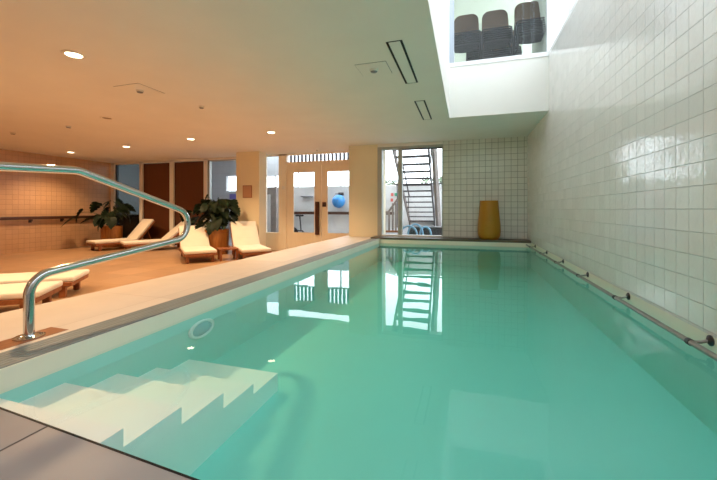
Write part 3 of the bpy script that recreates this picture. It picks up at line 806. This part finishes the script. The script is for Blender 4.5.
MB().lathe([(0.018, 0), (0.016, 0.012), (0, 0.013)], c=(0, 0, 0), n=12, mtx=Matrix.Translation((0.05, -0.236, 0.02)) @ Matrix.Rotation(R(90), 4, 'X')).build('valve', 'grey_plastic', t)
t = thing('ball_holder', 'dark wall bracket just above the blue ball', 'bracket', (-4.42, 12.18, 1.19))
MB().box(-0.10, 0.10, -0.01, 0.018, -0.04, 0.06).build('mounting_plate', 'dark_metal', t)
MB().tube([(-0.08, 0, 0), (-0.08, -0.38, 0), (0.08, -0.38, 0), (0.08, 0, 0)], 0.01, 8).build('hoop', 'dark_metal', t, smooth=40)
o = MB().box(-9.27, -8.97, 12.17, 12.20, 1.05, 1.26).build('wall_poster', 'violet')
tag(o, 'small violet poster on the grey gym wall, behind the plant', 'poster')
o = MB().box(-6.0, -5.55, 12.05, 12.2, 1.10, 1.13).build('wall_shelf', 'grey_plastic')
tag(o, 'thin grey shelf on the gym wall above the bike', 'shelf')
# cabinet seen through the sidelight
t = thing('locker', 'tall brown locker with a pale front, behind the narrow sidelight', 'locker', (-7.0, 11.2, FLOOR))
MB().box(-0.55, 0.45, 0.0, 0.5, 0.0, 1.92).build('body', 'weathered', t)
MB().box(-0.20, 0.22, -0.02, 0.0, 0.2, 1.65).build('door', 'concrete', t)
t = thing('cabinet', 'low dark brown cabinet behind the far corner glass panel', 'cabinet', (-10.4, 8.85, FLOOR))
MB().box(-0.75, 1.0, 0.0, 0.4, 0.05, 0.92).build('body', 'dark_wood', t)
MB().rbox(-0.77, 1.02, -0.02, 0.42, 0.92, 0.95, 0.004, 1).build('top', 'alu', t)
for x in (-0.74, 0.15): MB().rbox(x, x+0.84, -0.018, 0.0, 0.08, 0.89, 0.004, 1).build('door', 'dark_wood', t)
# vertical slats seen through the transom
t = thing('slat_screen', 'row of upright grey slats seen through the transom over the doors', 'screen', (-5.0, 11.7, 2.0))
for k in range(19):
    x = -1.42 + k*0.15
    MB().box(x, x+0.08, 0, 0.06, 0.03, 0.82).build('slat', 'dark_metal', t)
MB().box(-1.5, 1.5, 0, 0.07, 0.80, 0.86).build('top_rail', 'weathered', t)
MB().box(-1.5, 1.5, 0, 0.07, 0.0, 0.04).build('bottom_rail', 'weathered', t)
for x in (-1.5, 1.43): MB().box(x, x+0.07, 0, 0.07, -2.482, 0.0).build('post', 'weathered', t)

# --- outdoor staircase
t = thing('outdoor_staircase', 'steep open grey staircase outside the glazed opening', 'staircase', (0, 0, 0))
N = 14
cen = [(-1.458 + 0.0162*i, 12.1 - 0.308*i, 0.247 + 0.1556*i) for i in range(N)]
for x, y, z in cen: MB().box(x-0.40, x+0.40, y-0.11, y+0.11, z-0.035, z).build('tread', 'dark_metal', t)
for s in (-1, 1):
    a = Vector((cen[0][0]+s*0.42, cen[0][1]+0.45, cen[0][2]-0.26)); b = Vector((cen[-1][0]+s*0.42, cen[-1][1]-0.1, cen[-1][2]+0.05))
    dv = (b-a); mb = MB()
    vs = []
    for p in (a, b):
        for dx in (-0.02, 0.02):
            for dz in (-0.12, 0.08): vs.append(mb.bm.verts.new(p + Vector((dx, 0, dz))))
    for f in ((0,1,3,2), (4,6,7,5), (0,4,5,1), (2,3,7,6), (0,2,6,4), (1,5,7,3)): mb.bm.faces.new([vs[i] for i in f])
    mb.build('stringer', 'dark_metal' if s > 0 else 'weathered', t)
    mb = MB(); mb.tube([a+Vector((s*0.03, 0, 0.9)), b+Vector((s*0.03, 0, 0.9))], 0.022, 8); mb.build('handrail', 'dark_metal', t)
    for k in (0, 5, 10):
        p = Vector(cen[k]) + Vector((s*0.45, 0, 0)); MB().tube([p, p+Vector((0, 0, 0.78))], 0.014, 8).build('baluster', 'dark_metal', t)
o = thing('stair_post', 'wide pale grey timber post leaning beside the outdoor staircase', 'post', (-0.83, 9.6, 0))
MB().tube([(0.14, 0, 0.0), (0.06, -0.9, 2.6)], 0.07, 4).build('timber', 'weathered', o)
# balustrade by the left pane
t = thing('balustrade', 'short weathered wooden balustrade outside the left pane', 'railing', (-2.05, 9.5, 0.0))
for x in (-0.32, -0.20, -0.09, 0.02, 0.12, 0.21): MB().box(x-0.022, x+0.022, -0.025, 0.025, 0, 0.55 if x < 0.1 else 0.8).build('post', 'weathered', t)
MB().box(-0.42, 0.04, -0.03, 0.03, 0.50, 0.58).build('top_rail', 'weathered', t)
MB().tube([(0.0, 0, 0.56), (0.30, 0, 0.98)], 0.03, 6).build('sloping_rail', 'weathered', t)
MB().box(-0.42, 0.4, -0.05, 0.05, 0.0, 0.05).build('bottom_rail', 'teak', t)
# planter box and hoses at the foot of the stairs
t = thing('hose_trough', 'low dark trough at the foot of the outdoor staircase', 'trough', (-0.95, 8.75, 0))
MB().box(-0.42, 0.50, -0.05, 0.15, 0.0, 0.20).build('trough_body', 'dark_metal', t)
MB().box(-0.44, 0.52, -0.07, 0.17, 0.19, 0.215).build('rim', 'terrace', t)
for i, (x, y, w_, h_, lab) in enumerate(((-1.32, 8.42, 0.20, 0.22, 'pale blue hose loop beside the mullion, front one'), (-1.17, 8.50, 0.18, 0.26, 'pale blue hose loop at the middle of the trough'), (-0.93, 8.52, 0.13, 0.20, 'pale blue hose loop at the right of the trough'))):
    t = tag(MB().tube([(x + w_*math.cos(R(180-180*k/16)), y, 0.014 + h_*math.sin(R(180*k/16))) for k in range(17)], 0.024, 10).build('hose', 'hose', None, smooth=60), lab, 'hose', 'blue hoses outside')
# small plates on the low wall
for x, z, m_, lab in ((-2.50, 1.15, 'red', 'tiny red plate on the low outdoor wall, upper left of three'), (-2.36, 1.15, 'green', 'tiny green plate on the low outdoor wall'), (-2.51, 0.96, 'red', 'tiny red plate on the low outdoor wall, lowest of three')):
    o = MB().box(x-0.045, x+0.045, 12.185, 12.2, z-0.055, z+0.055).build('wall_sign', m_); tag(o, lab, 'sign', 'small plates on the outdoor wall')
# fence line and gate post to the right of the stairs
t = thing('terrace_railing', 'thin dark railing behind the outdoor staircase', 'railing', (-1.0, 12.1, 0))
MB().tube([(-1.4, 0, 1.50), (2.0, 0, 1.50)], 0.026, 8).build('top_rail', 'dark_metal', t)
for x in (-1.3, 0.35, 1.9): MB().tube([(x, 0, 0), (x, 0, 1.5)], 0.018, 8).build('post', 'dark_metal', t)
# trees far behind, the haze of the overcast day put into their leaf colour
def tree(label, x, y, h, seed):
    random.seed(seed)
    t = thing('tree', label, 'tree', (x, y, FLOOR), 0, 'trees beyond the low wall')
    MB().tube([(0, 0, 0), (0.05, 0, h*0.6)], [0.14, 0.07], 8).build('trunk', 'weathered', t)
    b = bmesh.new()
    for k in range(420):
        a = random.uniform(0, 6.283); rr = random.random()**0.5*h*0.35; z = h*(0.35+0.65*random.random())
        c = Vector((rr*math.cos(a), rr*math.sin(a), z)); s_ = random.uniform(0.08, 0.2)
        n_ = Vector((random.uniform(-1,1), random.uniform(-1,1), random.uniform(-1,1))).normalized(); q = n_.orthogonal().normalized()*s_; r_ = n_.cross(q)*0.6
        b.faces.new([b.verts.new(c+q), b.verts.new(c+r_), b.verts.new(c-q), b.verts.new(c-r_)])
    mb = MB(); mb._merge(b); mb.build('crown', 'tree', t)
tree('leafy tree beyond the low wall, behind the middle of the outdoor stairs', -1.5, 21.0, 3.0, 1)
tree('leafy tree beyond the low wall, seen right of the outdoor stairs', 1.6, 23.0, 3.4, 2)
tree('leafy tree beyond the low wall, seen in the left pane', -4.6, 22.0, 2.9, 3)
struct('ground', MB().box(-40, 40, 12.4, 60, FLOOR-0.3, FLOOR-0.1), 'terrace', 'ground beyond the terrace')
